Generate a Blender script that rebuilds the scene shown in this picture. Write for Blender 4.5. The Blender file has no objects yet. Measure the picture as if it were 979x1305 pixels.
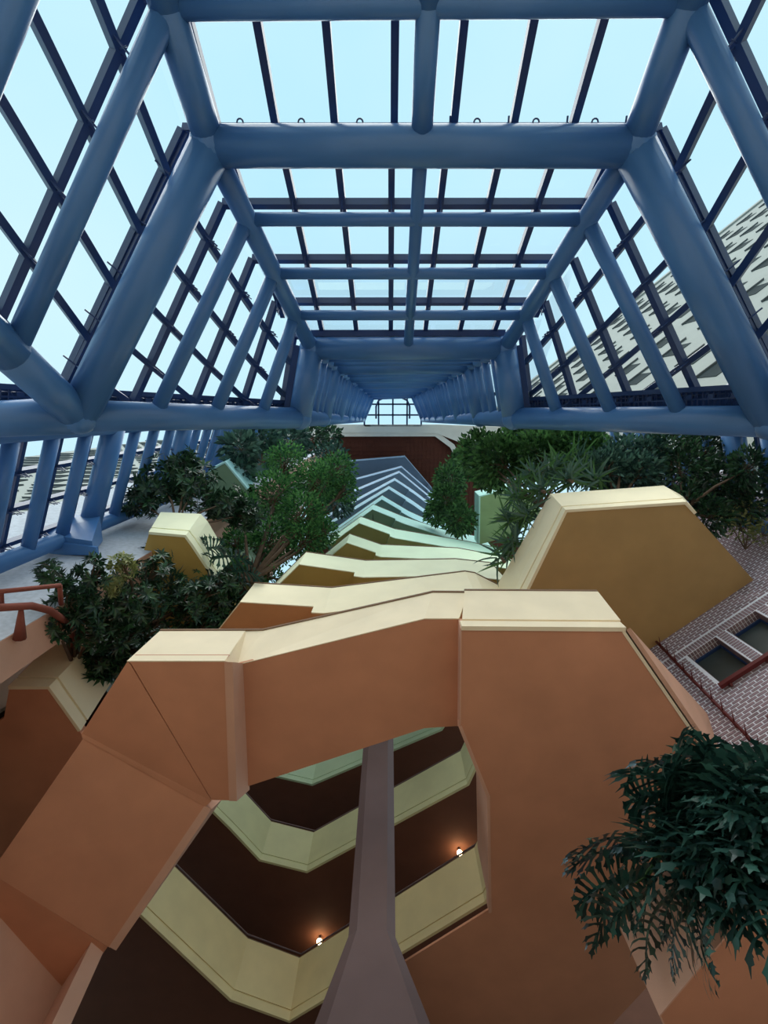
import bpy, bmesh, math, random
from mathutils import Vector, Matrix
random.seed(7)
S = bpy.context.scene
C = S.collection

# ------------------------------------------------------------------ camera, world, sun, exposure
F, CX, CY = 620.0, 489.5, 652.5          # focal length and principal point in pixels of the 979x1305 frame
ZX, ZY = 497.0, 522.0                    # where the vertical lines of the building meet (the zenith)
EYE = Vector((0.0, 0.0, 1.6))
zc = Vector((ZX - CX, CY - ZY, -F)).normalized()
xc = Vector((1, 0, 0)); xc = (xc - zc * xc.dot(zc)).normalized()
yc = zc.cross(xc)
ROT = Matrix((xc, yc, zc))               # camera axes -> world axes
cam_d = bpy.data.cameras.new('camera')
cam_d.sensor_fit = 'HORIZONTAL'; cam_d.sensor_width = 36.0; cam_d.lens = 36.0 * F / 979.0
cam_d.clip_end = 600.0
cam = bpy.data.objects.new('camera', cam_d); C.objects.link(cam)
cam.matrix_world = Matrix.Translation(EYE) @ ROT.to_4x4()
S.camera = cam

world = bpy.data.worlds.new('sky'); S.world = world; world.use_nodes = True
wn = world.node_tree.nodes; wl = world.node_tree.links
bg = wn['Background']
tc = wn.new('ShaderNodeTexCoord')
no = wn.new('ShaderNodeTexNoise'); no.inputs['Scale'].default_value = 1.6; no.inputs['Detail'].default_value = 4.0
cr = wn.new('ShaderNodeValToRGB')
cr.color_ramp.elements[0].position = 0.30; cr.color_ramp.elements[0].color = (0.48, 0.80, 0.97, 1)
cr.color_ramp.elements[1].position = 0.72; cr.color_ramp.elements[1].color = (0.64, 0.88, 0.98, 1)
wl.new(tc.outputs['Generated'], no.inputs['Vector']); wl.new(no.outputs['Fac'], cr.inputs['Fac'])
wl.new(cr.outputs['Color'], bg.inputs['Color'])
bg.inputs['Strength'].default_value = 1.1

sun_d = bpy.data.lights.new('sun', 'SUN'); sun_d.energy = 4.0; sun_d.angle = math.radians(70)
sun_d.color = (1.0, 0.96, 0.88)
sun = bpy.data.objects.new('sun', sun_d); C.objects.link(sun)
sun.location = (0, -30, 60)
sun.rotation_euler = Vector((0.05, 0.62, -0.78)).to_track_quat('-Z', 'Y').to_euler()

vs = S.view_settings
vs.view_transform = 'Standard'; vs.look = 'None'; vs.exposure = 0.0; vs.gamma = 1.0; vs.use_curve_mapping = False

# ------------------------------------------------------------------ helpers
def ray(px, py):
    return ROT @ Vector((px - CX, CY - py, -F))
def P(px, py, h):                        # the point h metres above the eye seen at a pixel
    d = ray(px, py); return EYE + d * (h / d.z)
def PX(px, py, x):                       # the point on the vertical plane X = x
    d = ray(px, py); return EYE + d * (x / d.x)
def PY(px, py, y):
    d = ray(px, py); return EYE + d * (y / d.y)
def proj(p):
    c = ROT.transposed() @ (Vector(p) - EYE)
    return CX + F * c.x / -c.z, CY - F * c.y / -c.z
def V(x, y, h): return Vector((x, y, h + EYE.z))

def srgb(r, g, b):
    f = lambda c: (c / 255 / 12.92) if c / 255 <= 0.04045 else ((c / 255 + 0.055) / 1.055) ** 2.4
    return (f(r), f(g), f(b), 1.0)

MATS = {}
def paint(name, col, rough=0.75, var=0.10, scale=1.3, bump=0.08, bscale=70.0, metal=0.0, spec=0.3):
    if name in MATS: return MATS[name]
    m = bpy.data.materials.new(name); m.use_nodes = True
    n = m.node_tree.nodes; l = m.node_tree.links; b = n['Principled BSDF']
    co = n.new('ShaderNodeTexCoord')
    t = n.new('ShaderNodeTexNoise'); t.inputs['Scale'].default_value = scale; t.inputs['Detail'].default_value = 6.0
    r = n.new('ShaderNodeValToRGB')
    lo = [c * (1 - var) for c in col[:3]] + [1]; hi = [min(1, c * (1 + var)) for c in col[:3]] + [1]
    r.color_ramp.elements[0].position = 0.3; r.color_ramp.elements[0].color = lo
    r.color_ramp.elements[1].position = 0.7; r.color_ramp.elements[1].color = hi
    l.new(co.outputs['Object'], t.inputs['Vector']); l.new(t.outputs['Fac'], r.inputs['Fac'])
    l.new(r.outputs['Color'], b.inputs['Base Color'])
    if bump:
        t2 = n.new('ShaderNodeTexNoise'); t2.inputs['Scale'].default_value = bscale; t2.inputs['Detail'].default_value = 3.0
        bp = n.new('ShaderNodeBump'); bp.inputs['Strength'].default_value = bump; bp.inputs['Distance'].default_value = 0.02
        l.new(co.outputs['Object'], t2.inputs['Vector']); l.new(t2.outputs['Fac'], bp.inputs['Height'])
        l.new(bp.outputs['Normal'], b.inputs['Normal'])
    b.inputs['Roughness'].default_value = rough; b.inputs['Metallic'].default_value = metal
    b.inputs['Specular IOR Level'].default_value = spec
    MATS[name] = m; return m

def glass(name, tint, gloss):
    m = bpy.data.materials.new(name); m.use_nodes = True
    n = m.node_tree.nodes; l = m.node_tree.links
    for x in list(n): n.remove(x)
    o = n.new('ShaderNodeOutputMaterial'); mx = n.new('ShaderNodeMixShader')
    tr = n.new('ShaderNodeBsdfTransparent'); tr.inputs['Color'].default_value = tint
    gl = n.new('ShaderNodeBsdfGlossy'); gl.inputs['Roughness'].default_value = 0.03; gl.inputs['Color'].default_value = (0.8, 0.9, 1, 1)
    fr = n.new('ShaderNodeFresnel'); fr.inputs['IOR'].default_value = 1.3
    mu = n.new('ShaderNodeMath'); mu.operation = 'MULTIPLY'; mu.inputs[1].default_value = gloss
    l.new(fr.outputs['Fac'], mu.inputs[0]); l.new(mu.outputs[0], mx.inputs['Fac'])
    l.new(tr.outputs[0], mx.inputs[1]); l.new(gl.outputs[0], mx.inputs[2]); l.new(mx.outputs[0], o.inputs[0])
    MATS[name] = m; return m

def leafmat(name, dark, light, trans=0.25, rough=0.45):
    m = bpy.data.materials.new(name); m.use_nodes = True
    n = m.node_tree.nodes; l = m.node_tree.links; b = n['Principled BSDF']
    ge = n.new('ShaderNodeNewGeometry')
    r = n.new('ShaderNodeValToRGB'); r.color_ramp.elements[0].color = dark; r.color_ramp.elements[1].color = light
    r.color_ramp.elements[0].position = 0.15
    l.new(ge.outputs['Random Per Island'], r.inputs['Fac']); l.new(r.outputs['Color'], b.inputs['Base Color'])
    b.inputs['Roughness'].default_value = rough; b.inputs['Specular IOR Level'].default_value = 0.5
    tl = n.new('ShaderNodeBsdfTranslucent'); l.new(r.outputs['Color'], tl.inputs['Color'])
    mx = n.new('ShaderNodeMixShader'); mx.inputs['Fac'].default_value = trans
    out = n['Material Output']
    l.new(b.outputs[0], mx.inputs[1]); l.new(tl.outputs[0], mx.inputs[2]); l.new(mx.outputs[0], out.inputs[0])
    MATS[name] = m; return m

def link(name, me, parent=None):
    o = bpy.data.objects.new(name, me); C.objects.link(o)
    if parent is not None: o.parent = parent
    return o
def tag(o, label=None, cat=None, group=None, kind=None):
    if label: o['label'] = label
    if cat: o['category'] = cat
    if group: o['group'] = group
    if kind: o['kind'] = kind
    return o
def thing(name, label, cat, loc=(0, 0, 0), group=None, kind=None):
    o = bpy.data.objects.new(name, None); C.objects.link(o); o.location = loc; o.empty_display_size = 0.3
    return tag(o, label, cat, group, kind)

class MB:                                # collects faces, builds ONE mesh object
    def __init__(s): s.v = []; s.f = []
    def add(s, vs, fs):
        b = len(s.v); s.v += [tuple(v) for v in vs]; s.f += [tuple(i + b for i in f) for f in fs]
    def quad(s, a, b, c, d): s.add((a, b, c, d), ((0, 1, 2, 3),))
    def hexa(s, a, b):                   # two quads -> closed box
        s.add(list(a) + list(b), ((3, 2, 1, 0), (4, 5, 6, 7), (0, 1, 5, 4), (1, 2, 6, 5), (2, 3, 7, 6), (3, 0, 4, 7)))
    def bar(s, p, q, w, d, up=Vector((0, 0, 1))):    # w across, d along up
        p = Vector(p); q = Vector(q); t = (q - p).normalized(); side = t.cross(up)
        if side.length < 1e-4: side = t.cross(Vector((0, 1, 0)))
        side.normalize(); u = side.cross(t).normalized()
        o = [(-w / 2, -d / 2), (w / 2, -d / 2), (w / 2, d / 2), (-w / 2, d / 2)]
        s.hexa([p + side * a + u * b for a, b in o], [q + side * a + u * b for a, b in o])
    def tube(s, pts, rad, n=10):
        pts = [Vector(p) for p in pts]
        if not isinstance(rad, (list, tuple)): rad = [rad] * len(pts)
        rings = []; prev = None
        for i, p in enumerate(pts):
            t = (pts[min(i + 1, len(pts) - 1)] - pts[max(i - 1, 0)]).normalized()
            if prev is None:
                a = t.cross(Vector((0, 0, 1)))
                if a.length < 1e-3: a = t.cross(Vector((0, 1, 0)))
            else: a = prev - t * prev.dot(t)
            a.normalize(); prev = a; b = t.cross(a)
            rings.append([p + (a * math.cos(2 * math.pi * k / n) + b * math.sin(2 * math.pi * k / n)) * rad[i] for k in range(n)])
        vs = [v for r in rings for v in r]; fs = []
        for i in range(len(pts) - 1):
            for k in range(n):
                fs.append((i * n + k, i * n + (k + 1) % n, (i + 1) * n + (k + 1) % n, (i + 1) * n + k))
        fs.append(tuple(range(n - 1, -1, -1))); fs.append(tuple((len(pts) - 1) * n + k for k in range(n)))
        s.add(vs, fs)
    def slab(s, poly, dz):               # polygon (any winding) extruded by dz upwards
        n = len(poly); poly = [Vector(p) for p in poly]
        area = sum(poly[i].x * poly[(i + 1) % n].y - poly[(i + 1) % n].x * poly[i].y for i in range(n))
        if area < 0: poly = poly[::-1]
        top = [p + Vector((0, 0, dz)) for p in poly]
        s.add(poly + top, [tuple(range(n - 1, -1, -1)), tuple(range(n, 2 * n))] + [(i, (i + 1) % n, n + (i + 1) % n, n + i) for i in range(n)])
    def strip(s, bot, top, th, flip=1, bth=None):  # a wall along a polyline; outward side is to the right of travel
        n = len(bot); bot = [Vector(p) for p in bot]; top = [Vector(p) for p in top]
        nor = []
        for i in range(n):
            v = Vector((0, 0, 0))
            for a, b in ((i - 1, i), (i, i + 1)):
                if a < 0 or b >= n: continue
                d = bot[b] - bot[a]; d.z = 0
                if d.length > 1e-6: d.normalize(); v += Vector((d.y, -d.x, 0))
            v.normalize(); nor.append(v * flip)
        bot = [p + m * 0.012 - Vector((0, 0, 0.012)) for p, m in zip(bot, nor)]; top = [p + m * 0.012 for p, m in zip(top, nor)]
        ib = [p - m * (th if bth is None else bth) for p, m in zip(bot, nor)]; it = [p - m * th for p, m in zip(top, nor)]
        for i in range(n - 1):
            s.quad(bot[i], bot[i + 1], top[i + 1], top[i]); s.quad(ib[i + 1], ib[i], it[i], it[i + 1])
            s.quad(top[i], top[i + 1], it[i + 1], it[i]); s.quad(bot[i + 1], bot[i], ib[i], ib[i + 1])
        s.quad(bot[0], top[0], it[0], ib[0]); s.quad(top[-1], bot[-1], ib[-1], it[-1])
        return nor
    def build(s, name, mat, parent=None, smooth=False, loc=None):
        me = bpy.data.meshes.new(name); 
        off = Vector(loc) if loc is not None else Vector((0, 0, 0))
        if parent is not None and loc is None: off = Vector(parent.location) if parent.parent is None else Vector((0,0,0))
        me.from_pydata([(v[0] - off[0], v[1] - off[1], v[2] - off[2]) for v in s.v], [], s.f)
        me.materials.append(mat)
        if smooth:
            for p in me.polygons: p.use_smooth = len(p.vertices) == 4
        o = link(name, me, parent)
        if parent is None and loc is not None: o.location = off
        return o
def one(fn, name, mat, parent=None, smooth=False):
    m = MB(); fn(m); return m.build(name, mat, parent, smooth)

# ------------------------------------------------------------------ materials
STEEL = paint('blue steel paint', srgb(72, 120, 176), rough=0.34, var=0.06, bump=0.0, spec=0.5)
DARK = paint('dark navy glazing bar', srgb(38, 62, 106), rough=0.4, var=0.08, bump=0.0, spec=0.5)
GLASS = glass('clear glazing', (0.97, 0.985, 0.99, 1), 0.2)
SKYG = glass('skylight glazing', (0.97, 0.99, 1.0, 1), 0.4)
DAMPER = paint('brown carpet', srgb(92, 66, 54), rough=.95, var=.15)
STONE = paint('stone floor', srgb(196, 182, 162), rough=0.6, var=0.08)
GREYB = paint('grey brick', srgb(172, 178, 188), rough=0.85, var=0.12, scale=9)
MORTAR = paint('white mortar', srgb(236, 236, 244), rough=0.9, var=0.06, scale=14)
BRICK = paint('dark red brick', srgb(142, 120, 126), rough=0.85, var=0.3, scale=3.0)
REDM = paint('oxide red steel', srgb(96, 34, 34), rough=0.5, var=0.1)
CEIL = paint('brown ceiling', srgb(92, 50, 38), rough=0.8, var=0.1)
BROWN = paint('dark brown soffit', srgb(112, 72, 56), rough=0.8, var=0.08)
PIER = paint('taupe column', srgb(120, 100, 100), rough=0.7, var=0.06)
SALMON = paint('salmon stucco', srgb(206, 144, 112), var=0.07)
SALMONL = paint('light salmon stucco', srgb(214, 166, 142), var=0.06)
CREAM = paint('cream stucco', srgb(246, 228, 198), var=0.05)
SOIL = paint('dark soil', srgb(50, 38, 30), rough=0.95)
WHITE = paint('white render', srgb(225, 220, 210), var=0.05)
WINDK = paint('dark office window', srgb(58, 66, 66), rough=0.4, var=0.2, bump=0.0, spec=0.6)
FACADE = paint('beige facade panel', srgb(150, 152, 146), rough=0.85, var=0.06, scale=0.4)
BARK = paint('grey brown bark', srgb(98, 80, 66), rough=0.9, var=0.2, scale=6)
DFAS = [srgb(*c) for c in ((252, 232, 190), (248, 234, 200), (242, 242, 208), (232, 248, 214), (214, 246, 220), (190, 236, 226), (176, 224, 226), (176, 214, 228), (182, 212, 232), (184, 208, 230), (174, 198, 222), (152, 174, 198))]  # floor tints: paint mixed with blue glazing light put into the colour
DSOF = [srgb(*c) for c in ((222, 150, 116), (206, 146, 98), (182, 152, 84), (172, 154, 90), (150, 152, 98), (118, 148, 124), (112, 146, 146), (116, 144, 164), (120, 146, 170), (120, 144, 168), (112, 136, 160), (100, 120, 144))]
FAS = [paint('parapet tint %d' % i, c, var=0.04) for i, c in enumerate(DFAS)]
SOF = [paint('soffit tint %d' % i, c, var=0.07) for i, c in enumerate(DSOF)]
ORD = ['lowest', 'second', 'third', 'fourth', 'fifth', 'sixth', 'seventh', 'eighth', 'ninth', 'tenth', 'eleventh', 'topmost']

# ------------------------------------------------------------------ the setting: floor, walls, ceiling
def struct(name, mb, mat, label, parent=None):
    o = mb.build(name, mat, parent)
    o['kind'] = 'structure'; o['label'] = label
    return o
m = MB(); m.slab([(-45, -45, -0.3), (45, -45, -0.3), (45, 45, -0.3), (-45, 45, -0.3)], 0.3)
flo = struct('floor', m, STONE, 'pale stone atrium floor')
m = MB(); m.slab([(-16, 4.6, 0), (16, 4.6, 0), (16, 27, 0), (-16, 27, 0)], 0.015); m.build('bounce_damper', DAMPER, flo)  # unseen dark floor sheet, added to cut bounce light onto the rear soffits
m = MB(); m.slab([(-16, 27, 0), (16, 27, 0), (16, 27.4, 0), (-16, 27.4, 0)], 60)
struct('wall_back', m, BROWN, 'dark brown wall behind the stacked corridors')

# heights above the eye
HK = [8.3 + 3.6 * k for k in range(12)]

# brown gridded ceiling above the topmost balcony, with its pale edge beam
HC = 51.0
m = MB(); m.slab([P(395, 555, HC), P(575, 555, HC), P(640, 575, HC), P(700, 900, HC), P(380, 900, HC)], 0.4)
ceil = struct('ceiling', m, CEIL, 'brown gridded ceiling above the topmost balcony')
a = P(400, 559, HC); b = P(600, 900, HC)
m = MB()
for i in range(46):
    x = a.x + i * 0.42
    m.bar((x, a.y, a.z - 0.03), (x, a.y + 10, a.z - 0.03), 0.07, 0.07)
for i in range(24):
    y = a.y + i * 0.42
    m.bar((a.x, y, a.z - 0.03), (a.x + 15, y, a.z - 0.03), 0.07, 0.07)
tag(m.build('ceiling_grid', CEIL, ceil), kind='stuff')
m = MB(); q = [P(380, 550, HC), P(556, 550, HC), P(578, 566, HC), P(592, 592, HC)]
q2 = [p + Vector((0, -0.02, 0)) for p in q]
m.strip([p + Vector((0, 0, -0.5)) for p in q], [p + Vector((0, 0, 0.9)) for p in q], 0.5)
m.slab([P(385, 541, HC - .6), P(560, 541, HC - .6), P(640, 544, HC - .6), P(640, 572, HC - .6), P(584, 563, HC - .6), P(556, 552, HC - .6), P(380, 551, HC - .6)], .5)
tr = struct('trim_1', m, WHITE, 'pale edge beam under the skylight, framing the brown ceiling')

# ------------------------------------------------------------------ blue steel tube frame
frame = thing('steel_frame', 'blue painted steel tube frame of tapering rings carrying the glass roof', 'frame')
def ftube(name, p, q, r, n=18, par=None):
    m = MB(); m.tube([p, q], r, n); return m.build(name, STEEL, par or frame, True)
STEP = 5.13 / 4
def lerp(a, b, t): return a + (b - a) * t
# corner points of the U-shaped rings: back-left, back-right, front-left, front-right
R1 = [V(-2.95, -4.22, 9.0), V(3.95, -4.18, 9.0), V(-5.70, 0.11, 9.0), V(6.90, 0.21, 9.0)]
R2 = [V(-2.18, -1.66, 14.13), V(3.16, -1.66, 14.13), V(-2.58, 0.24, 14.13), V(3.53, 0.24, 14.13)]
S0 = [V(-2.99, -5.26, 7.72), V(3.93, -5.25, 7.72), V(-5.79, -0.82, 7.72), V(6.97, -0.82, 7.72)]
S1 = [V(-3.03, -6.30, 6.44), V(3.91, -6.30, 6.44), V(-5.88, -1.75, 6.44), V(7.04, -1.82, 6.44)]
S2 = [V(-3.07, -7.30, 5.16), V(3.89, -7.30, 5.16), V(-5.97, -2.70, 5.16), V(7.11, -2.80, 5.16)]
TOP = [V(-1.81, -1.23, 50.0), V(2.35, -1.38, 50.0), V(-2.75, 1.0, 50.0), V(3.4, 1.0, 50.0)]
S3 = [Vector((p.x, p.y, 0.0)) for p in S2]
rings = [(S2, 0.155), (S1, 0.155), (S0, 0.155), (R1, 0.30)]
for i in range(1, 4): rings.append(([lerp(a, b, i / 4) for a, b in zip(R1, R2)], 0.135))
rings.append((R2, 0.30))
NB = 7
shaft = []
for k in range(NB):
    for i in range(1, 5):
        t = (k + i / 4) / NB
        shaft.append(([lerp(a, b, t) for a, b in zip(R2, TOP)], 0.28 if i == 4 else 0.12))
for (bl, br, fl, fr), r in rings + shaft:
    main = r > 0.25
    ftube('ring_beam', bl, br, r if main else r * 0.9)
    ftube('ring_leg', bl, fl, r * 1.08); ftube('ring_leg', br, fr, r * 1.08)
    if main and bl.z < 22:
        for p, rr in ((bl, r * 1.08), (br, r * 1.08), (fl, r * 1.08), (fr, r * 1.08)):   # rounded knuckle where beam, leg and hip meet
            bm = bmesh.new(); bmesh.ops.create_uvsphere(bm, u_segments=20, v_segments=12, radius=rr * 1.04)
            me = bpy.data.meshes.new('node'); bm.to_mesh(me); bm.free(); me.materials.append(STEEL)
            for f_ in me.polygons: f_.use_smooth = True
            o = link('node', me, frame); o.location = p
def run(name, pts, r):
    for p, q in zip(pts, pts[1:]): ftube(name, p, q, r)
for c in (0, 1):
    run('hip_tube', [S3[c], S2[c], S1[c], S0[c], R1[c]], 0.24)
    run('hip_tube', [R1[c], R2[c]], 0.20)
    run('hip_tube', [R2[c], TOP[c]], 0.17)
for c in (2, 3):
    run('chord_tube', [S3[c], S2[c], S1[c], S0[c], R1[c]], 0.30)
    run('chord_tube', [R1[c], R2[c]], 0.29)
    run('chord_tube', [R2[c], TOP[c]], 0.26)
mid = lambda R, x: lerp(R[0], R[1], (x - R[0].x) / (R[1].x - R[0].x))
XC = 0.5
run('rafter_tube', [mid(S2, XC), mid(S1, XC), mid(S0, XC), mid(R1, XC)], 0.17)
run('rafter_tube', [mid(R1, XC), mid(R2, XC)], 0.125)
for x in (-2.45, -1.45, -0.5, 1.4, 2.35, 3.3):      # eye bolts along the thick ring beam
    c = mid(R1, x) + Vector((0, -.36, .02)); m = MB()
    m.tube([c + Vector((math.cos(a * math.pi / 5) * .05, math.sin(a * math.pi / 5) * .05, 0)) for a in range(11)], .014, 6)
    m.tube([c + Vector((0, .05, 0)), c + Vector((0, .12, 0))], .02, 6); m.build('eye_bolt', DARK, frame, True)
# tie beams from the big ring to the side glass walls
ftube('tie_beam', R1[2], V(-9.2, 0.25, 9.0), 0.33)
ftube('tie_beam', R1[3], V(11.0, 0.3, 9.0), 0.33)
# side walls of glass left and right: horizontal tubes at the ring heights, upright rails against the brick
LW = (Vector((-7.93, 0.45, 0)), Vector((-9.05, 3.5, 0)))
RW = (Vector((9.70, 0.45, 0)), Vector((10.6, 3.3, 0)))
wall_h = [R1[0].z - EYE.z + STEP * i for i in range(-1, 27)]
for A, B, lab in ((*LW, 'blue steel tube ladder of the left glass wall beside the grey pier'), (*RW, 'blue steel tube ladder of the right glass wall behind the shrubs')):
    wf = thing('tube_ladder', lab, 'frame')
    for i, h in enumerate(wall_h):
        r = 0.30 if (i - 1) % 4 == 0 else 0.165
        z = Vector((0, 0, h + EYE.z)); ftube('wall_tube', A + z, B + z, r, par=wf)
    z0, z1 = Vector((0, 0, 0)), Vector((0, 0, wall_h[-1] + EYE.z))
    ftube('wall_rail', B + z0, B + z1, 0.22, par=wf); ftube('wall_rail', A + z0, A + z1, 0.24, par=wf)

# ------------------------------------------------------------------ glazing: bars and panes outside the tubes
def clip(poly, f):                       # keep f(s,t) >= 0 (f affine)
    out = []
    for i in range(len(poly)):
        a, b = poly[i], poly[(i + 1) % len(poly)]; fa, fb = f(*a), f(*b)
        if fa >= 0: out.append(a)
        if (fa >= 0) != (fb >= 0):
            t = fa / (fa - fb); out.append((a[0] + (b[0] - a[0]) * t, a[1] + (b[1] - a[1]) * t))
    return out
WN = [0]
def glaze(label, rails, mode, pitch, off, out_hint, phase=0.0, panes=True, bw=0.12, bd=0.16, brackets=(), gutter=False, trans=True):
    WN[0] += 1
    w = thing('window_%d' % WN[0], label, None, kind='structure')
    if mode == 'x':
        rng = [(a.x, b.x) for a, b in rails]
        pt = lambda i, s: lerp(rails[i][0], rails[i][1], (s - rails[i][0].x) / (rails[i][1].x - rails[i][0].x))
    else:
        rng = [(0.0, (b - a).length) for a, b in rails]
        pt = lambda i, s: rails[i][0] + (rails[i][1] - rails[i][0]).normalized() * s
    def nrm(i):
        i = min(i, len(rails) - 2)
        a, b = rails[i]; c, d = rails[i + 1]
        n = (b - a).cross(lerp(c, d, .5) - lerp(a, b, .5)).normalized()
        return n if n.dot(out_hint) > 0 else -n
    NR = [nrm(i) for i in range(len(rails))]
    pos = lambda i, s, t, o=0.0: lerp(pt(i, s), pt(i + 1, s), t) + lerp(NR[i], NR[i + 1], t) * (off + o)
    lo = min(r[0] for r in rng); hi = max(r[1] for r in rng)
    ss = []; k = math.floor((lo - phase) / pitch)
    while phase + k * pitch < hi + pitch:
        ss.append(phase + k * pitch); k += 1
    if trans:
        for i in range(len(rails)):
            j = min(i, len(rails) - 2); t = i - j
            m = MB(); m.bar(pos(j, rng[i][0], t), pos(j, rng[i][1], t), bw, bd, NR[i]); m.build('transom', DARK, w)
    for s in ss:
        for i in range(len(rails) - 1):
            seg = [(s, 0.0), (s, 1.0)]
            t0, t1 = 0.0, 1.0
            for sgn, j in ((1, 0), (-1, 1)):
                f0 = sgn * (s - rng[i][j]); f1 = sgn * (s - rng[i + 1][j])
                if f0 < 0 and f1 < 0: t0 = 2
                elif f0 < 0: t0 = max(t0, f0 / (f0 - f1))
                elif f1 < 0: t1 = min(t1, f0 / (f0 - f1))
            if t1 - t0 < 0.04: continue
            m = MB(); m.bar(pos(i, s, t0), pos(i, s, t1), bw, bd, NR[i]); m.build('mullion', DARK, w)
            if t0 == 0 and i in brackets:
                q = pos(i, s, 0.0); p = q - NR[i] * 0.42; al = (pt(i + 1, s) - pt(i, s)).normalized()
                m = MB()
                for e in (-0.22, 0.22):
                    m.tube([p + NR[i] * 0.1, q + al * e], 0.016, 5); m.tube([p + NR[i] * 0.1 + al * e * .5, q], 0.012, 5)
                m.build('bracket', DARK, w)
    if panes:
        for i in range(len(rails) - 1):
            for s0, s1 in zip(ss, ss[1:]):
                poly = [(s0, 0.0), (s1, 0.0), (s1, 1.0), (s0, 1.0)]
                poly = clip(poly, lambda s, t: s - lerp(rng[i][0], rng[i + 1][0], t))
                if len(poly) > 2: poly = clip(poly, lambda s, t: lerp(rng[i][1], rng[i + 1][1], t) - s)
                if len(poly) < 3: continue
                vs = [pos(i, s, t, 0.11) for s, t in poly]
                ar = sum(((vs[q] - vs[0]).cross(vs[q + 1] - vs[0])).length for q in range(1, len(vs) - 1)) / 2
                if ar < 0.02: continue
                m = MB(); m.add(vs, [tuple(range(len(vs)))]); m.build('pane', GLASS, w)
    return w
lo_r = [S2, S1, S0, R1]
mid_r = [[lerp(a, b, i / 4) for a, b in zip(R1, R2)] for i in range(5)]
BACK = Vector((0, -1, 0.4)); LEFT = Vector((-1, -.3, .3)); RIGHT = Vector((1, -.3, .3))
def quad_n(a, b, c, d, hint):
    n = (b - a).cross(lerp(c, d, .5) - lerp(a, b, .5)).normalized()
    return n if n.dot(hint) > 0 else -n
def offset_rings(rs, ob, os_):           # glazing skin outside the tubes: hips mitred so the three sides meet
    lo, hi = rs[0], rs[-1]
    nb = quad_n(lo[0], lo[1], hi[0], hi[1], BACK)
    nl = quad_n(lo[0], lo[2], hi[0], hi[2], LEFT); nr = quad_n(lo[1], lo[3], hi[1], hi[3], RIGHT)
    def mitre(ns, hip): return Matrix((nb, ns, hip)).inverted() @ Vector((ob, os_, 0))
    ml = mitre(nl, (hi[0] - lo[0]).normalized()); mr = mitre(nr, (hi[1] - lo[1]).normalized())
    return [[r[0] + ml, r[1] + mr, r[2] + nl * os_, r[3] + nr * os_] for r in rs]
g0 = offset_rings(lo_r, 0.42, 0.62); g1 = offset_rings(mid_r, 0.45, 0.70)
def trio(rs, where, pb, ps, phb, phs, br):
    glaze('back glazing bay %s the thick blue ring' % where, [(r[0], r[1]) for r in rs], 'x', pb, 0.0, BACK, phase=phb, brackets=br)
    glaze('left raking glazing bay %s the thick blue ring' % where, [(r[0], r[2]) for r in rs], 's', ps, 0.0, LEFT, phase=phs, brackets=br)
    glaze('right raking glazing bay %s the thick blue ring' % where, [(r[1], r[3]) for r in rs], 's', ps, 0.0, RIGHT, phase=phs, brackets=br)
trio(g0, 'below', 0.98, 1.05, 0.06, 0.75, (0, 1, 2))
trio(g1, 'above', 0.95, 0.92, 0.02, 0.75, (0, 1, 2, 3))
sh = [R2] + [shaft[4 * k + 3][0] for k in range(NB)]
for side, (a, b), hint in (('back', (0, 1), Vector((0, -1, 0))), ('left', (0, 2), Vector((-1, 0, 0))), ('right', (1, 3), Vector((1, 0, 0)))):
    glaze('%s glazing of the narrow shaft rising to the skylight' % side, [(r[a], r[b]) for r in sh], 'x' if side == 'back' else 's', 1.1, 0.40, hint, phase=0.1)
for nm, (A, B), hint in (('left', LW, Vector((-1, 0, 0))), ('right', RW, Vector((1, 0, 0)))):
    rl = [(A + Vector((0, 0, h + EYE.z - 0.35)), B + Vector((0, 0, h + EYE.z - 0.35))) for h in wall_h[:20]]
    glaze('upright glass wall of the %s wing beside the brick pier' % nm, rl, 's', 0.95, 0.42, hint, phase=0.25, brackets=tuple(range(20)) if nm == 'left' else ())
# gutters along the sloping chords: a dark trough with a lattice
for nm, c, o in (('left', 2, -1), ('right', 3, 1)):
    g = thing('gutter', 'dark lattice gutter along the %s blue chord tube' % nm, 'gutter', group=None)
    if c == 2: a0, a1, b0, b1 = P(-20, 491, 8.9), P(374, 513, 14.5), P(-20, 515, 8.9), P(374, 527, 14.5)
    else: a0, a1, b0, b1 = P(1010, 489, 8.9), P(668, 509, 14.5), P(1010, 516, 8.9), P(668, 526, 14.5)
    nn = 60
    m = MB(); m.bar(a0, a1, 0.1, 0.1); m.build('rail', DARK, g)
    m = MB(); m.bar(lerp(a0, b0, .55), lerp(a1, b1, .55), 0.03, 0.03); m.build('rail', DARK, g)
    up = Vector((0, 0, .22)); m = MB(); m.hexa([a0 + up, a1 + up, b1 + up, b0 + up], [p + up * 1.2 for p in (a0, a1, b1, b0)]); m.build('trough', paint('navy trough', srgb(40, 66, 112), rough=.4, var=.3, scale=4), g)
    m = MB()
    for i in range(nn):
        p, q = lerp(a0, a1, i / nn), lerp(a0, a1, (i + 1) / nn); p2, q2 = lerp(b0, b1, i / nn), lerp(b0, b1, (i + 1) / nn)
        m.tube([p, p2], 0.013, 5)
        if i % 2: m.tube([p, q2], 0.011, 5); m.tube([lerp(p, p2, .3), lerp(q, q2, .3) + up], 0.016, 5)
        elif i % 4 == 0: m.bar(lerp(p, p2, .4), lerp(q, q2, .4), .09, .05)
    m.build('lattice', DARK, g)
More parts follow.
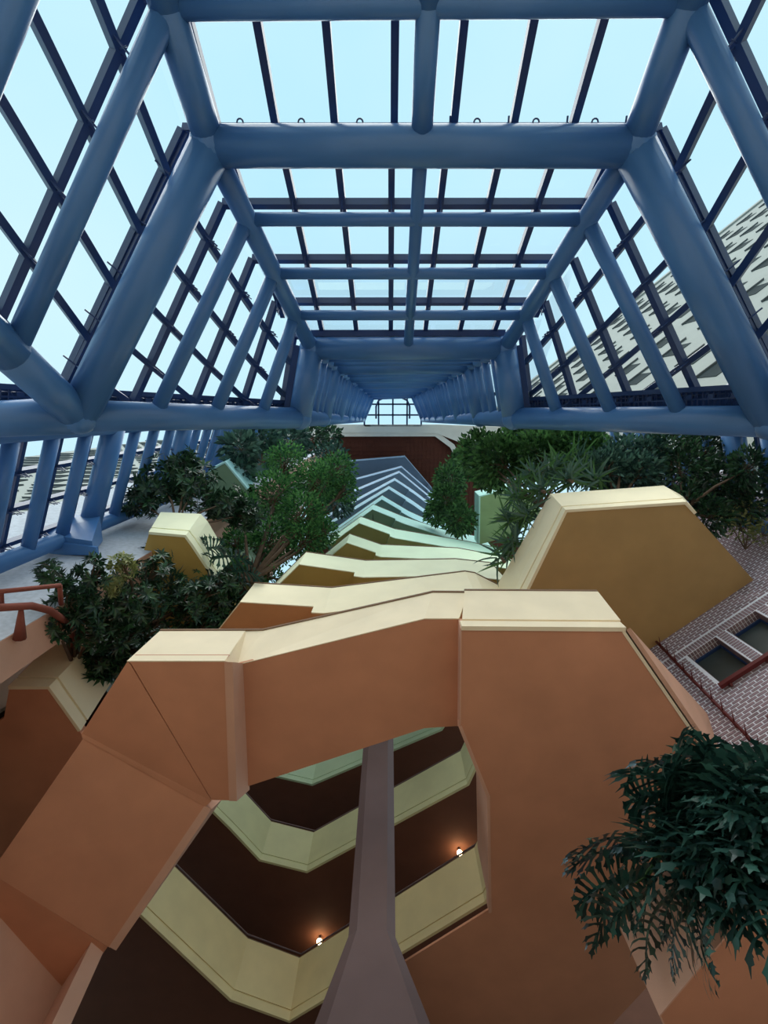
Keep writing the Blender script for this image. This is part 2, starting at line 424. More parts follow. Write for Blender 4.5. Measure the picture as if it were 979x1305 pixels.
# skylight at the head of the shaft
WN[0] += 1
sk = thing('window_%d' % WN[0], 'flat skylight at the head of the blue shaft', None, kind='structure')
x0, x1, y0, y1, zt = -2.6, 3.2, -1.6, 1.6, TOP[0].z + 0.5
for i in range(5):
    x = lerp(x0, x1, i / 4); m = MB(); m.bar((x, y0, zt), (x, y1, zt), 0.16, 0.2); m.build('mullion', DARK, sk)
for i in range(4):
    y = lerp(y0, y1, i / 3); m = MB(); m.bar((x0, y, zt), (x1, y, zt), 0.16, 0.2); m.build('transom', DARK, sk)
for i in range(4):
    for j in range(3):
        m = MB(); m.quad(*[(lerp(x0, x1, (i + a) / 4), lerp(y0, y1, (j + b) / 3), zt + 0.12) for a, b in ((0, 0), (1, 0), (1, 1), (0, 1))]); m.build('pane', SKYG, sk)
for x in (-1.4, 2.0):                    # curved braces under the skylight
    sg = 1 if x < 0 else -1
    m = MB(); m.tube([Vector((x, 0.9, zt - 0.2)), Vector((x, -0.3, zt - 0.2)), Vector((x + sg * .25, -0.9, zt - 0.2)), Vector((x + sg * .9, -1.2, zt - 0.2))], 0.09, 8); m.build('brace', DARK, sk, True)

# ------------------------------------------------------------------ brick wall on the right with two windows
WA = P(825, 830, 11.9); WB = P(960, 740, 11.9)
WD = (WB - WA); WD.z = 0; WD.normalize()
WNrm = Vector((-WD.y, WD.x, 0))          # away from the atrium
def wp(u, h, o=0.0): return Vector((WA.x, WA.y, 0)) + WD * u - WNrm * o + Vector((0, 0, h + EYE.z))
wins = [(0.59, 1.39), (1.67, 2.47), (2.76, 3.56), (3.85, 4.65)]
WH0, WH1 = 9.72, 11.0
m = MB()
us = [-1.2] + [x for a in wins for x in a] + [6.6]
def wbox(m, u0, u1, h0, h1, o0, o1):
    m.hexa([wp(u0, h0, o0), wp(u1, h0, o0), wp(u1, h0, o1), wp(u0, h0, o1)], [wp(u0, h1, o0), wp(u1, h1, o0), wp(u1, h1, o1), wp(u0, h1, o1)])
wbox(m, -1.2, 6.6, -1.6, WH0, 0, -0.4); wbox(m, -1.2, 6.6, WH1, 22.0, 0, -0.4)
for u0, u1 in zip(us[0::2], us[1::2]): wbox(m, u0, u1, WH0, WH1, 0, -0.4)
wallr = struct('wall_right', m, MORTAR, 'dark red brick wall with thick white mortar joints')
bl, bh, mo = 0.20, 0.052, 0.028
meb = bpy.data.meshes.new('brick')
def brick_mesh(l, h, name):
    b = MB(); d = 0.012
    q = [WD * (-l / 2) + Vector((0, 0, -h / 2)), WD * (l / 2) + Vector((0, 0, -h / 2)), WD * (l / 2) + Vector((0, 0, h / 2)), WD * (-l / 2) + Vector((0, 0, h / 2))]
    b.hexa([p + WNrm * 0.03 for p in q], [p - WNrm * d for p in q])
    me = bpy.data.meshes.new(name); me.from_pydata([tuple(v) for v in b.v], [], b.f); me.materials.append(BRICK); return me
BK = brick_mesh(bl, bh, 'brick'); BS = brick_mesh(0.058, bl, 'soldier_brick'); BHF = brick_mesh(0.093, bh, 'half_brick')
spots = []
row = 0; h = 1.0
def inwin(u, h, hw, hh):
    return any(u + hw > a - 0.004 and u - hw < b + 0.004 for a, b in wins) and h + hh > WH0 - 0.02 and h - hh < WH1 + 0.004
while h < 20.0:
    if WH1 + 0.0 < h + bh / 2 and h - bh / 2 < WH1 + 0.215:      # soldier course band replaces these rows
        if not any(s[2] == 'S' for s in spots):
            u = -1.15
            while u < 6.5: spots.append((u, WH1 + 0.115, 'S')); u += 0.078
    else:
        u = -1.08 + (row % 2) * (bl + mo) / 2
        while u < 6.45:
            if not inwin(u, h, bl / 2, bh / 2): spots.append((u, h, 'B'))
            elif not inwin(u - bl / 4, h, bl / 4, bh / 2): spots.append((u - bl / 4, h, 'H'))
            elif not inwin(u + bl / 4, h, bl / 4, bh / 2): spots.append((u + bl / 4, h, 'H'))
            u += bl + mo
    h += bh + mo; row += 1
piers = [(a[1], b[0]) for a, b in zip(wins, wins[1:])]
spots = [q for q in spots if not (WH0 - .02 < q[1] < WH1 and q[2] != 'S' and any(a - .05 < q[0] < b + .05 for a, b in piers))]
for a, b in piers:
    hh = WH0 + .04
    while hh < WH1 - .02: spots.append(((a + b) / 2, hh, 'B')); hh += bh + mo
def seen(p, mgn=0):
    x, y = proj(p); return -mgn < x < 979 + mgn and -mgn < y < 1305 + mgn, x, y
scored = []
for u, hh, t in spots:
    p = wp(u, hh); ok, x, y = seen(p)
    vis = ok and y > 640 and (x - 825) * 0.667 + (y - 830) > -8 and y < 985 and not (y - 803) > (x - 797) * 1.42
    scored.append((0 if vis else 1, abs(x - 915) + abs(y - 850), u, hh, t))
scored.sort()
MESHK = {'B': BK, 'S': BS, 'H': BHF}
for v, d, u, hh, t in scored[:300]:
    o = link('brick', MESHK[t], wallr); o.location = wp(u, hh)
m = MB()
for v, d, u, hh, t in scored[300:]:
    l, hgt = {'B': (bl, bh), 'S': (0.058, bl), 'H': (0.093, bh)}[t]
    m.hexa([wp(u - l / 2, hh - hgt / 2, -0.03), wp(u + l / 2, hh - hgt / 2, -0.03), wp(u + l / 2, hh + hgt / 2, -0.03), wp(u - l / 2, hh + hgt / 2, -0.03)],
           [wp(u - l / 2, hh - hgt / 2, 0.012), wp(u + l / 2, hh - hgt / 2, 0.012), wp(u + l / 2, hh + hgt / 2, 0.012), wp(u - l / 2, hh + hgt / 2, 0.012)])
tag(m.build('brickwork', BRICK, wallr), kind='stuff')
for k, (u0, u1) in enumerate(wins[:3]):
    WN[0] += 1
    w = thing('window_%d' % WN[0], ['dark brick-headed window nearest the red rail', 'second dark window along the brick wall', 'third dark window along the brick wall'][k], None, kind='structure')
    m = MB(); wbox(m, u0, u1, WH0, WH1, -0.30, -0.33); m.build('pane', WINDK, w)
    for a, b, c, d in ((u0, u0 + .05, WH0, WH1), (u1 - .05, u1, WH0, WH1), (u0, u1, WH0, WH0 + .05), (u0, u1, WH1 - .05, WH1)):
        m = MB(); wbox(m, a, b, c, d, -0.24, -0.34); m.build('frame', DARK, w)
    m = MB(); wbox(m, u0 - .02, u1 + .02, WH0 - .06, WH0, 0.05, -0.3); m.build('sill', MORTAR, w)
    for a, b in ((u0 - .004, u0 + .012), (u1 - .012, u1 + .004)):
        m = MB(); wbox(m, a, b, WH0, WH1 - .013, -.005, -.24); m.build('jamb', BRICK, w)
    n = int((u1 - u0) / 0.078)                                    # soldier bricks on the underside of the head
    for i in range(n):
        for j, (o0, o1) in enumerate(((-0.005, -0.105), (-0.125, -0.225))):
            m = MB(); uu = u0 + (i + .5) * (u1 - u0) / n; wbox(m, uu - .029, uu + .029, WH1 - 0.012, WH1 + 0.02, o0, o1); m.build('head_brick', BRICK, w)
# red oxide rails: upright one with spiky brackets, and the sill rails
rr = thing('pipe_rail', 'upright oxide red pipe rail with spiky brackets on the brick wall', 'rail')
m = MB(); m.tube([wp(0.33, 11.85, .12), wp(0.22, 10.2, .12), wp(0.05, 7.2, .12)], 0.035, 8); m.build('pipe', REDM, rr, True)
for i in range(12):
    h = 11.6 - i * 0.37; u = 0.32 - (11.85 - h) * 0.062
    m = MB(); m.tube([wp(u, h, 0.0), wp(u, h, .12)], 0.03, 6); m.build('bracket', REDM, rr, True)
    m = MB(); m.tube([wp(u, h, .12), wp(u + .12, h + .07, .34)], [0.02, 0.005], 6); m.build('spike', REDM, rr, True)
for k, (u0, u1, h) in enumerate(((0.50, 4.9, 9.60), (0.62, 3.0, 8.35))):
    t = thing('sill_rail', ['oxide red rail fixed under the brick wall windows', 'oxide red rail lower on the brick wall beside the hanging leaves'][k], 'rail')
    m = MB(); m.hexa([wp(u0, h - .06, .06), wp(u1, h - .06, .06), wp(u1, h - .06, .16), wp(u0, h - .06, .16)], [wp(u0, h + .03, .06), wp(u1, h + .03, .06), wp(u1, h + .03, .16), wp(u0, h + .03, .16)]); m.build('rail', REDM, t)
    u = u0 + .2
    while u < u1:
        m = MB(); m.tube([wp(u, h - .02, 0), wp(u, h - .12, .1)], [0.06, 0.03], 6); m.build('bracket', REDM, t); u += 0.9

# ------------------------------------------------------------------ towers beyond the glass
def tower(label, O, D, N, u0, u1, h0, h1, du, dv, ww, wh, stag, ok):
    t = thing('office_tower', label, 'building')
    def q(u, h, o=0): return Vector(O) + D * u - N * o + Vector((0, 0, h + EYE.z))
    def bx(u0, u1, h0, h1, o0, o1):
        m = MB(); m.hexa([q(u0, h0, o0), q(u1, h0, o0), q(u1, h0, o1), q(u0, h0, o1)], [q(u0, h1, o0), q(u1, h1, o0), q(u1, h1, o1), q(u0, h1, o1)]); return m
    bx(u0, u1, h0, h1, 0, -3).build('wall', FACADE, t)
    bx(u0 - .2, u1 + .2, h1, h1 + 1.2, 0.25, -3).build('parapet', FACADE, t)
    ws = []
    v = h0 + 2; r = 0
    while v < h1 - 3:
        u = u0 + 1.2 + (r % 2) * stag
        while u < u1 - ww - .5:
            x, y = proj(q(u, v))
            ws.append((0 if ok(x, y) else 1, v, u)); u += du
        v += dv; r += 1
    ws.sort()
    rest = MB(); mw = ms = None
    for k, (b, v, u) in enumerate(ws):
        if b: 
            continue
        if k < 290:
            if mw is None:
                A = MB(); 
                A.hexa([D * 0 + N * .1, D * ww + N * .1, D * ww - N * .04, D * 0 - N * .04], [x + Vector((0, 0, wh)) for x in (N * .1, D * ww + N * .1, D * ww - N * .04, -N * .04)])
                mw = bpy.data.meshes.new('window'); mw.from_pydata([tuple(x) for x in A.v], [], A.f); mw.materials.append(FARWIN)
                B = MB(); B.hexa([D * -.1, D * (ww + .8), D * (ww + .9) - N * .16, D * -.1 - N * .16], [x + Vector((0, 0, .1)) for x in (D * -.1, D * (ww + .9), D * (ww + .9) - N * .16, D * -.1 - N * .16)])
                ms = bpy.data.meshes.new('sunshade'); ms.from_pydata([tuple(x) for x in B.v], [], B.f); ms.materials.append(MATS['shade grey'])
            o = link('window', mw, t); o.location = q(u, v)
            o2 = link('sunshade', ms, o); o2.location = (0, 0, wh)
        else:
            m2 = bx(u, u + ww, v, v + wh, 0.04, -.1); rest.add(m2.v, m2.f)
    if rest.v: tag(rest.build('far_windows', FARWIN, t), kind='stuff')
    return t
FARWIN = paint('far office window', srgb(52, 60, 62), rough=0.9, var=0.2, bump=0.0, spec=0.05)
paint('shade grey', srgb(84, 90, 92), var=0.05)
TN = WNrm; TD = WD
TO = Vector((0, 0, 0)) + TN * 10.2
d0 = ray(979, 251); hr = d0.z * 10.2 / d0.dot(TN)
tower('beige office tower with small dark windows beyond the right glass', TO, TD, TN, 9.4, 75, 4.0, hr, 3.4, 4.6, 1.4, 1.8, 1.7,
      lambda x, y: 640 < x < 1010 and 225 < y < 620)
tower('pale office block with wide dark windows beyond the left glass wall', (0, 7.6, 0), Vector((-1, 0, 0)), Vector((0, 1, 0)), 9.9, 60, 2.0, 120, 4.4, 3.6, 2.6, 1.5, 2.2,
      lambda x, y: -30 < x < 320 and 540 < y < 780)

# ------------------------------------------------------------------ grey brick pier on the left with its salmon coping
m = MB()
lp = [Vector((-12.0, 3.3, 0)), Vector((-9.2, 3.85, 0)), Vector((-6.95, 4.05, 0))]
m.strip([p + Vector((0, 0, 0)) for p in lp], [p + Vector((0, 0, 60)) for p in lp], 0.35)
wl_ = struct('wall_left', m, GREYB, 'grey brick pier face beside the left glass wall')
cs = [Vector((-6.95, 4.05, 0)), Vector((-6.98, 4.8, 0)), Vector((-9.6, 5.0, 0)), Vector((-11.5, 16, 0))]
m = MB(); m.strip(cs, [p + Vector((0, 0, 60)) for p in cs], 0.3)
struct('trim_2', m, SALMONL, 'salmon corner strip edging the grey brick pier')
# blue plinth at the foot of the thick wall tube
pl = thing('plinth', 'blue steel plinth under the thick wall tube by the grey bricks', 'plinth')
c = V(-9.05, 3.55, 13.6)
m = MB(); m.hexa([c + Vector((-.35, -.25, -.9)), c + Vector((.95, -.05, -.9)), c + Vector((.95, .3, -.9)), c + Vector((-.35, .3, -.9))], [c + Vector((-.35, -.5, .4)), c + Vector((.45, -.45, .4)), c + Vector((.45, .3, .4)), c + Vector((-.35, .3, .4))]); m.build('base', STEEL, pl)
m = MB(); m.hexa([c + Vector((-.4, -.1, -1.0)), c + Vector((1.1, .1, -1.0)), c + Vector((1.1, .32, -1.0)), c + Vector((-.4, .32, -1.0))], [c + Vector((-.4, -.1, -.9)), c + Vector((1.1, .1, -.9)), c + Vector((1.1, .32, -.9)), c + Vector((-.4, .32, -.9))]); m.build('foot_plate', STEEL, pl)

# ------------------------------------------------------------------ balconies
def keep(p):                             # nothing reaches through the brick wall on the right
    e = (p - WA).dot(WNrm) - 0.02
    return p - WNrm * e if e > 0 and (p - WA).dot(WD) > -1.2 else p
def soff(m, poly, dz=0.22): m.slab(poly, dz)
def behind(pts, d):                      # polyline moved away from the void
    out = []
    n = len(pts)
    for i in range(n):
        v = Vector((0, 0, 0))
        for a, b in ((i - 1, i), (i, i + 1)):
            if a < 0 or b >= n: continue
            e = pts[b] - pts[a]; e.z = 0
            if e.length > 1e-6: e.normalize(); v += Vector((e.y, -e.x, 0))
        v.normalize(); out.append(pts[i] - v * d)
    return out
def at(p, h): return Vector((p.x, p.y, h + EYE.z))
def parapet(parent, top, hb, ht, fas, lip=True, th=0.2, rail=False):
    bot = [at(p, hb) for p in top]; tp = [at(p, ht) for p in top]
    m = MB(); m.strip(bot, tp, th, bth=0.03); o = m.build('parapet', fas, parent)
    if lip:
        out = behind(bot, -0.035)
        m = MB(); m.strip([p - Vector((0, 0, .012)) for p in out], [at(p, hb + 0.22) for p in out], 0.1); m.build('lip', fas, parent)
        m = MB(); m.strip([at(p, hb + 0.27) for p in out], [at(p, ht) for p in out], 0.1); m.build('panel', fas, parent)
    cp = behind(tp, -0.02)
    m = MB(); m.strip([at(p, ht) for p in cp], [at(p, ht + 0.04) for p in cp], th + 0.04); m.build('coping', CORK, parent)
    if rail:
        rp = [at(p, ht + 0.22) for p in behind(tp, 0.1)]
        m = MB(); m.tube(rp, 0.03, 8); m.build('handrail', PIER, parent, True)
    return o
CORK = paint('brown coping', srgb(120, 92, 70), var=0.05)

# lowest, salmon walkway: left, middle and right soffits stepped like in the place
A = thing('walkway', 'salmon walkway ring with cream parapet, lowest of the stacked floors', 'walkway')
hL, hM, hT = 7.9, 8.3, 9.36
aL = [P(x, y, hL) for x, y in ((103.5, 936), (162.5, 843), (287, 843), (293, 1020), (269, 1021))]
one(lambda m: m.slab([aL[0], aL[1], P(166, 847, hL), P(268, 1018, hL), aL[4]], 0.25), 'soffit_panel', SALMON, A)
one(lambda m: m.slab([P(167.5, 846, hL), aL[1] + Vector((.02, 0, 0)), aL[2], aL[3], P(270, 1019.5, hL)], 0.25), 'soffit_panel', SALMON, A)
aM = [P(x, y, hM) for x, y in ((303, 846), (378, 829), (541, 788.5), (541, 928), (310, 1004))]
one(lambda m: m.slab(aM, 0.3), 'soffit_panel', SALMON, A)
aM2 = [P(541, 788.5, hM), P(585, 788.5, hM), P(586, 925, hM), P(541, 928, hM)]
# riser on the left step and the haunch on the right step
one(lambda m: m.strip([P(287, 843, hL), P(293, 1020, hL)][::-1], [P(302, 845, hM + .05), P(309.5, 1006, hM + .05)][::-1], 0.15), 'riser', SALMONL, A)
aR = [P(x, y, hL) for x, y in ((588, 801), (797, 803), (893, 943), (985, 1075), (900, 1180), (821, 1262), (781, 1305), (760, 1400), (560, 1400), (545, 1320), (524, 1252), (514, 1227), (625, 1158), (622, 1015), (586, 925))]
aR = [keep(p) for p in aR]
one(lambda m: m.slab(aR, 0.04), 'soffit_panel', SALMON, A)
one(lambda m: m.slab(aM2, 0.3), 'soffit_panel', SALMON, A)
one(lambda m: m.strip([P(586.5, 926, hL), P(588, 801, hL)], [P(583.5, 925, hM + .05), P(584.5, 788.5, hM + .05)], 0.1, bth=.02), 'riser', SALMONL, A)
tA = [P(204, 804.5, hT), P(335, 804, hT), P(552, 755.6, hT), P(670, 757, hT), P(761.5, 757, hT)]
fl = MB(); fl.strip([P(162.5, 842.5, hL), P(287, 842.5, hL)], [P(204, 804.5, hT), P(313, 804.2, hT)], 0.2, bth=.02); fl.build('parapet', CREAM, A)
fl = MB(); fl.strip([P(287, 842.5, hL), P(303, 847, hM), P(541, 788.5, hM), P(585, 788.5, hM)], [P(313, 804.2, hT), P(335, 804, hT), P(552, 755.6, hT), P(597, 756, hT)], 0.2, bth=.02); fl.build('parapet', CREAM, A)
fl = MB(); fl.strip([P(588, 800, hL), P(796, 801.5, hL)], [P(592, 756, hT), P(761.5, 757, hT)], 0.2, bth=.02); fl.build('parapet', CREAM, A)
lp_b = behind([P(588, 801.4, hL), P(797, 803, hL)], -0.05)
fl = MB(); fl.strip([p - Vector((0, 0, .012)) for p in lp_b], [p + Vector((0, 0, .2)) for p in lp_b], 0.08); fl.build('lip', CREAM, A)
u0, u1, v0, v1 = P(588, 801.4, hL), P(797, 803, hL), P(592, 756, hT), P(761.5, 757, hT)
fl = MB(); fl.strip(behind([lerp(u0, v0, .17), lerp(u1, v1, .17)], -.05), behind([v0, v1], -.05), .08); fl.build('panel', CREAM, A)
for pts_, o_ in ((tA[:3] + [P(597, 756, hT)], -.02), ([P(592, 756, hT), tA[4]], -.062)):
    fl = MB(); cc = behind(pts_, o_); fl.strip(cc, [p + Vector((0, 0, .05)) for p in cc], 0.24); fl.build('coping', CORK, A)
# outer end: a sloping cheek from the soffit edge up to the brick wall, and the cheek on the left
one(lambda m: m.strip([keep(p) for p in (P(985, 1075, hL), P(893, 943, hL), P(797, 803, hL))], [keep(p) for p in (P(1000, 1040, 9.3), P(914, 935, 9.3), P(826, 834, 9.3))], 0.1), 'cheek', SALMONL, A)
one(lambda m: m.strip([P(797, 803, hL), P(893, 943, hL)], [p + Vector((0, 0, .06)) for p in (P(797, 803, hL), P(893, 943, hL))], 0.08), 'trim_strip', CREAM, A)
# edge of the opening on the right
eo = [P(626, 1162, hL), P(624, 1015, hL), P(588, 925, hL)]
one(lambda m: m.strip(eo, [at(p, hT) for p in eo], 0.18, bth=.02), 'opening_edge', SALMONL, A)
one(lambda m: m.strip([p - Vector((0, 0, .012)) for p in behind(eo, -0.04)], [at(p, hL + .2) for p in behind(eo, -0.04)], 0.05), 'opening_lip', SALMONL, A)
# descending arm on the left
hD = 7.0
q = [P(107, 940, hL), P(262, 1026, hL), P(140, 1208, hD), P(-12, 1112, hD)]
one(lambda m: m.hexa(q, [p + Vector((0, 0, .5)) for p in q]), 'sloping_soffit', SALMON, A)
q = [P(103.5, 934, hL), P(269, 1021, hL), P(262, 1028, hL - .02), P(105, 941, hL - .02)]
one(lambda m: m.hexa(q, [p + Vector((0, 0, .2)) for p in q]), 'joint_strip', SALMON, A)
one(lambda m: m.strip([P(140, 1206, hD), P(262, 1026, hL)], [P(147, 1196, 7.3), P(276, 1014, 8.6)], 0.15), 'arm_cheek', SALMONL, A)
q = [P(-12, 1112, hD), P(137, 1207, hD), P(82, 1285, hD), P(-30, 1160, hD)]
one(lambda m: m.slab(q, 0.4), 'landing_soffit', SALMON, A)
# pier under the arm
pr = thing('pier', 'light salmon angular pier under the descending arm of the walkway', 'pier')
ft = [P(-60, 1128, hD), P(82, 1285, hD), P(131, 1213, hD)]
gt = [Vector((p.x, p.y, 0)) for p in ft]; gt[2] = gt[2] + Vector((.75, 0, 0)); ft2 = [p.copy() for p in ft]
one(lambda m: m.strip(gt[:2], ft[:2], 0.3, -1) and None, 'face', SALMONL, pr)
one(lambda m: m.strip(gt[1:], ft[1:], 0.3, -1) and None, 'face', SALMONL, pr)

# upper balconies: top edge polylines from left end to right end (pixel, at parapet-top height)
TOPS = {
 1: ([(264, 820), (325, 743.4), (423, 749.5), (592.8, 728.7), (605, 730.7), (662, 760)], 1.62),
 2: ([(352, 742), (390.5, 704), (466, 714.8), (580.5, 712.7), (625.5, 717.6), (648, 742)], 1),
 3: ([(408, 712), (445.8, 680.7), (485.8, 694.4), (583, 698.7), (637, 708.7), (660, 716)], 1),
 4: ([(425, 684), (460, 658.7), (503, 674.4), (594.5, 690), (640, 700)], 1),
 5: ([(420, 683), (475.8, 643), (514.4, 658.7), (563, 674.4), (618, 686)], 1),
 6: ([(415, 682), (487.2, 631.5), (520, 651), (546, 663), (590, 680)], 1),
 7: ([(415, 668), (495.8, 619.5), (524.4, 637.2), (548.7, 654.4), (570, 668)], 1),
 8: ([(415, 657), (503, 609.2), (527.3, 625.2), (554.4, 645.8), (566, 655)], 1),
 9: ([(420, 637), (508.7, 600), (555.9, 638.7), (566, 647)], 1),
 10: ([(425, 617), (511.5, 593.7), (556.7, 633), (566, 641)], 1),
 11: ([(440, 587), (515.8, 580.6), (556.7, 628.6), (562, 636)], 1),
}
COLN = ['salmon', 'yellow cream', 'pale yellow', 'lime white', 'mint', 'pale green', 'pale turquoise', 'ice blue', 'light blue', 'grey blue', 'slate blue', 'dark slate blue']
FARS = {   # far edge of the corridor void behind, top edge pixels
 1: [(120, 1005), (217, 1101), (315, 1197), (382, 1222), (606, 1081), (665, 960)],
 2: [(255, 955), (310, 1010), (345, 1048), (400, 1062), (588, 958), (612, 905)],
 3: [(300, 925), (358, 955), (405, 966), (558, 900), (590, 850)],
 4: [(330, 850), (365, 890), (410, 905), (540, 845), (570, 800)],
}
BAL = {}
INN = {1: paint('inner parapet yellow', srgb(236, 216, 164), var=.05), 2: paint('inner parapet lime', srgb(222, 220, 174), var=.05), 3: paint('inner parapet green', srgb(196, 218, 184), var=.05), 4: FAS[4]}
for k in range(1, 12):
    hb = HK[k]; ht = hb + 1.4
    t = thing('balcony', '%s parapet balcony, %s floor of the stack counted up from the salmon walkway' % (COLN[k], ORD[k] if k < 11 else 'topmost'), 'balcony'); BAL[k] = t
    pts = [P(x, y, ht) for x, y in TOPS[k][0]]
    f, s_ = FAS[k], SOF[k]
    si = 2                               # the downstand step comes just before this vertex
    st = lerp(pts[1], pts[2], 0.86 if k < 5 else 0.72)
    left = [pts[0], pts[1], st]; right = [st] + pts[2:] if k < 9 else [st] + pts[2:]
    parapet(t, left, hb, ht, f, lip=False)
    parapet(t, right, hb - 0.38, ht, f, lip=False)
    dep = 2.3 if k < 4 else (3.0 if k < 11 else 6.0)
    bb = behind(left, dep)
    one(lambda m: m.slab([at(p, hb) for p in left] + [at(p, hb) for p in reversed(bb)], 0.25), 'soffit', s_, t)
    bb2 = behind(right, dep)
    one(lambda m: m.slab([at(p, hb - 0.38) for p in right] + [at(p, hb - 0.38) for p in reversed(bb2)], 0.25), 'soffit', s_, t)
    if k in FARS:
        fp = [P(x, y, ht) for x, y in FARS[k]]
        parapet(t, fp, hb - (.35 if k == 1 else .3), ht, INN[k], lip=True, rail=True)
        el = fp[0] + Vector((-6, -3, 0)); er = fp[-1] + Vector((4, -3, 0))
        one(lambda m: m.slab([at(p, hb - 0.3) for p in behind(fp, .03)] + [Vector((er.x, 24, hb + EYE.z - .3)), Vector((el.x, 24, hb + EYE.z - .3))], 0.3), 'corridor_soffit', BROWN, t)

# column through the opening
col = thing('column', 'tall taupe column with flared foot rising through the walkway opening', 'column')
yF = 9.9
def octo(cx, cy, w, d, ch, z):
    return [Vector((cx - w + ch, cy - d, z)), Vector((cx + w - ch, cy - d, z)), Vector((cx + w, cy - d + ch, z)), Vector((cx + w, cy + d - ch, z)), Vector((cx + w - ch, cy + d, z)), Vector((cx - w + ch, cy + d, z)), Vector((cx - w, cy + d - ch, z)), Vector((cx - w, cy - d + ch, z))]
def loft(m, secs):
    n = len(secs[0])
    m.add([v for s in secs for v in s], [(i * n + k, i * n + (k + 1) % n, (i + 1) * n + (k + 1) % n, (i + 1) * n + k) for i in range(len(secs) - 1) for k in range(n)] + [tuple(range(n - 1, -1, -1)), tuple((len(secs) - 1) * n + k for k in range(n))])
pc = PY(474, 1185, yF); zc_ = pc.z
one(lambda m: loft(m, [octo(pc.x, yF + .5, .46, .5, .17, zc_), octo(pc.x, yF + .5, .46, .5, .17, HC + 1.6)]), 'shaft', PIER, col)
one(lambda m: loft(m, [octo(pc.x + .12, yF + .5, 1.75, 1.2, .4, 0), octo(pc.x + .12, yF + .5, 1.35, .9, .35, zc_ - 2.6), octo(pc.x, yF + .5, .46, .5, .17, zc_)]), 'flared_foot', PIER, col)

# two warm lamps hung under the corridor ceilings
EM = bpy.data.materials.new('warm lamp glow'); EM.use_nodes = True
EM.node_tree.nodes['Principled BSDF'].inputs['Emission Color'].default_value = (1, .72, .38, 1)
EM.node_tree.nodes['Principled BSDF'].inputs['Emission Strength'].default_value = 30
for (x, y), lab in (((407, 1200), 'glowing warm globe lamp behind the pale yellow corridor parapet, beside the column'), ((586, 1087), 'glowing warm globe lamp near the salmon edge of the walkway opening')):
    p = P(x, y, 15.0)
    t = thing('globe_lamp', lab, 'lamp', p)
    bm = bmesh.new(); bmesh.ops.create_uvsphere(bm, u_segments=14, v_segments=8, radius=0.10); me = bpy.data.meshes.new('globe'); bm.to_mesh(me); bm.free(); me.materials.append(EM)
    link('globe', me, t)
    m = MB(); m.tube([p + Vector((0, 0, .08)), p + Vector((0, 0, .14))], 0.06, 10); m.tube([p + Vector((0, 0, .14)), at(p, HK[2] - .1)], 0.012, 6); m.build('stem', PIER, t)
    ld = bpy.data.lights.new('bulb', 'POINT'); ld.energy = 9; ld.color = (1, .7, .4); ld.shadow_soft_size = 0.1
    lo = bpy.data.objects.new('bulb', ld); C.objects.link(lo); lo.parent = t; lo.location = (0, 0, -.16)

# ------------------------------------------------------------------ planters
def planter(label, bot, top, hb, ht, rest, fas, sof, lip=True, th=0.12):
    t = thing('planter', label, 'planter')
    B = [P(x, y, hb) for x, y in bot]; T = [P(x, y, ht) for x, y in top]
    one(lambda m: m.strip(B, T, th, bth=.02) and None, 'box_face', fas, t)
    if lip:
        U0 = [lerp(a, b, .21) for a, b in zip(B, T)]
        one(lambda m: m.strip(behind(U0, -.05), behind(T, -.05), .08) and None, 'panel', fas, t)
        L0 = [p - Vector((0, 0, .012)) for p in behind(B, -0.05)]; one(lambda m: m.strip(L0, [lerp(a, b, 0.17) - (b - a) * 0 for a, b in zip(L0, [p + (q_ - r) for p, q_, r in zip(L0, T, B)])], .08) and None, 'lip', fas, t)
    rest = [keep(P(x, y, hb)) for x, y in rest]
    poly = B + rest
    one(lambda m: m.slab(poly, 0.2), 'soffit', sof, t)
    zt = hb + (ht - hb) * 0.85
    one(lambda m: m.slab([at(p, zt) for p in T] + [at(p, zt) for p in rest], 0.05), 'soil', SOIL, t)
    return t
MUST = paint('mustard stucco', srgb(176, 144, 96), var=0.07)
planter('large mustard planter box with cream rim against the brick wall', [(650, 800), (722, 652), (873, 642), (885, 655)], [(630, 757), (703, 631.5), (845, 621.5), (868, 634)], 11.9, 13.2,
        [(962, 741), (824.5, 834), (740, 900)], FAS[1], MUST)
planter('cream planter box with salmon underside beside the grey brick pier', [(11.8, 877), (62, 877), (101, 931.5)], [(64, 823.7), (111, 825.4), (138, 872.5)], 9.6, 10.9,
        [(170, 1040), (60, 1100), (-60, 1100), (-70, 960), (5, 915)], FAS[1], SALMON)
planter('yellow planter box with olive underside behind the shrubs on the left', [(190, 680), (236, 684), (244, 695), (272, 737)], [(205, 655), (255, 657), (263, 666), (292, 716)], 13.6, 15.1,
        [(320, 800), (210, 800), (178, 720)], FAS[2], SOF[2])
planter('olive green planter box behind the yellow one, under the leafy tree', [(290, 715), (312, 705), (330, 735)], [(300, 695), (322, 688), (340, 712)], 17.2, 18.6,
        [(330, 790), (290, 780)], FAS[4], SOF[4])
planter('pale green planter box among the leaves left of the tree', [(266, 601), (287, 590), (315, 624)], [(277, 594), (297, 583.5), (323, 615)], 20.0, 21.4,
        [(320, 668), (262, 660)], FAS[6], SOF[5])
planter('small pale turquoise planter box near the blue chord tube', [(316, 577), (328, 569), (347, 588)], [(322, 574), (333, 566), (352, 583)], 24.5, 25.9,
        [(350, 610), (318, 605)], FAS[6], SOF[6])
planter('green planter box hanging between the round bush and the grassy planter', [(611, 694), (612, 633), (655, 622)], [(606, 687), (606, 627), (650, 616)], 25.0, 26.3,
        [(700, 660), (690, 730)], FAS[5], paint('green soffit', srgb(150, 178, 128)))
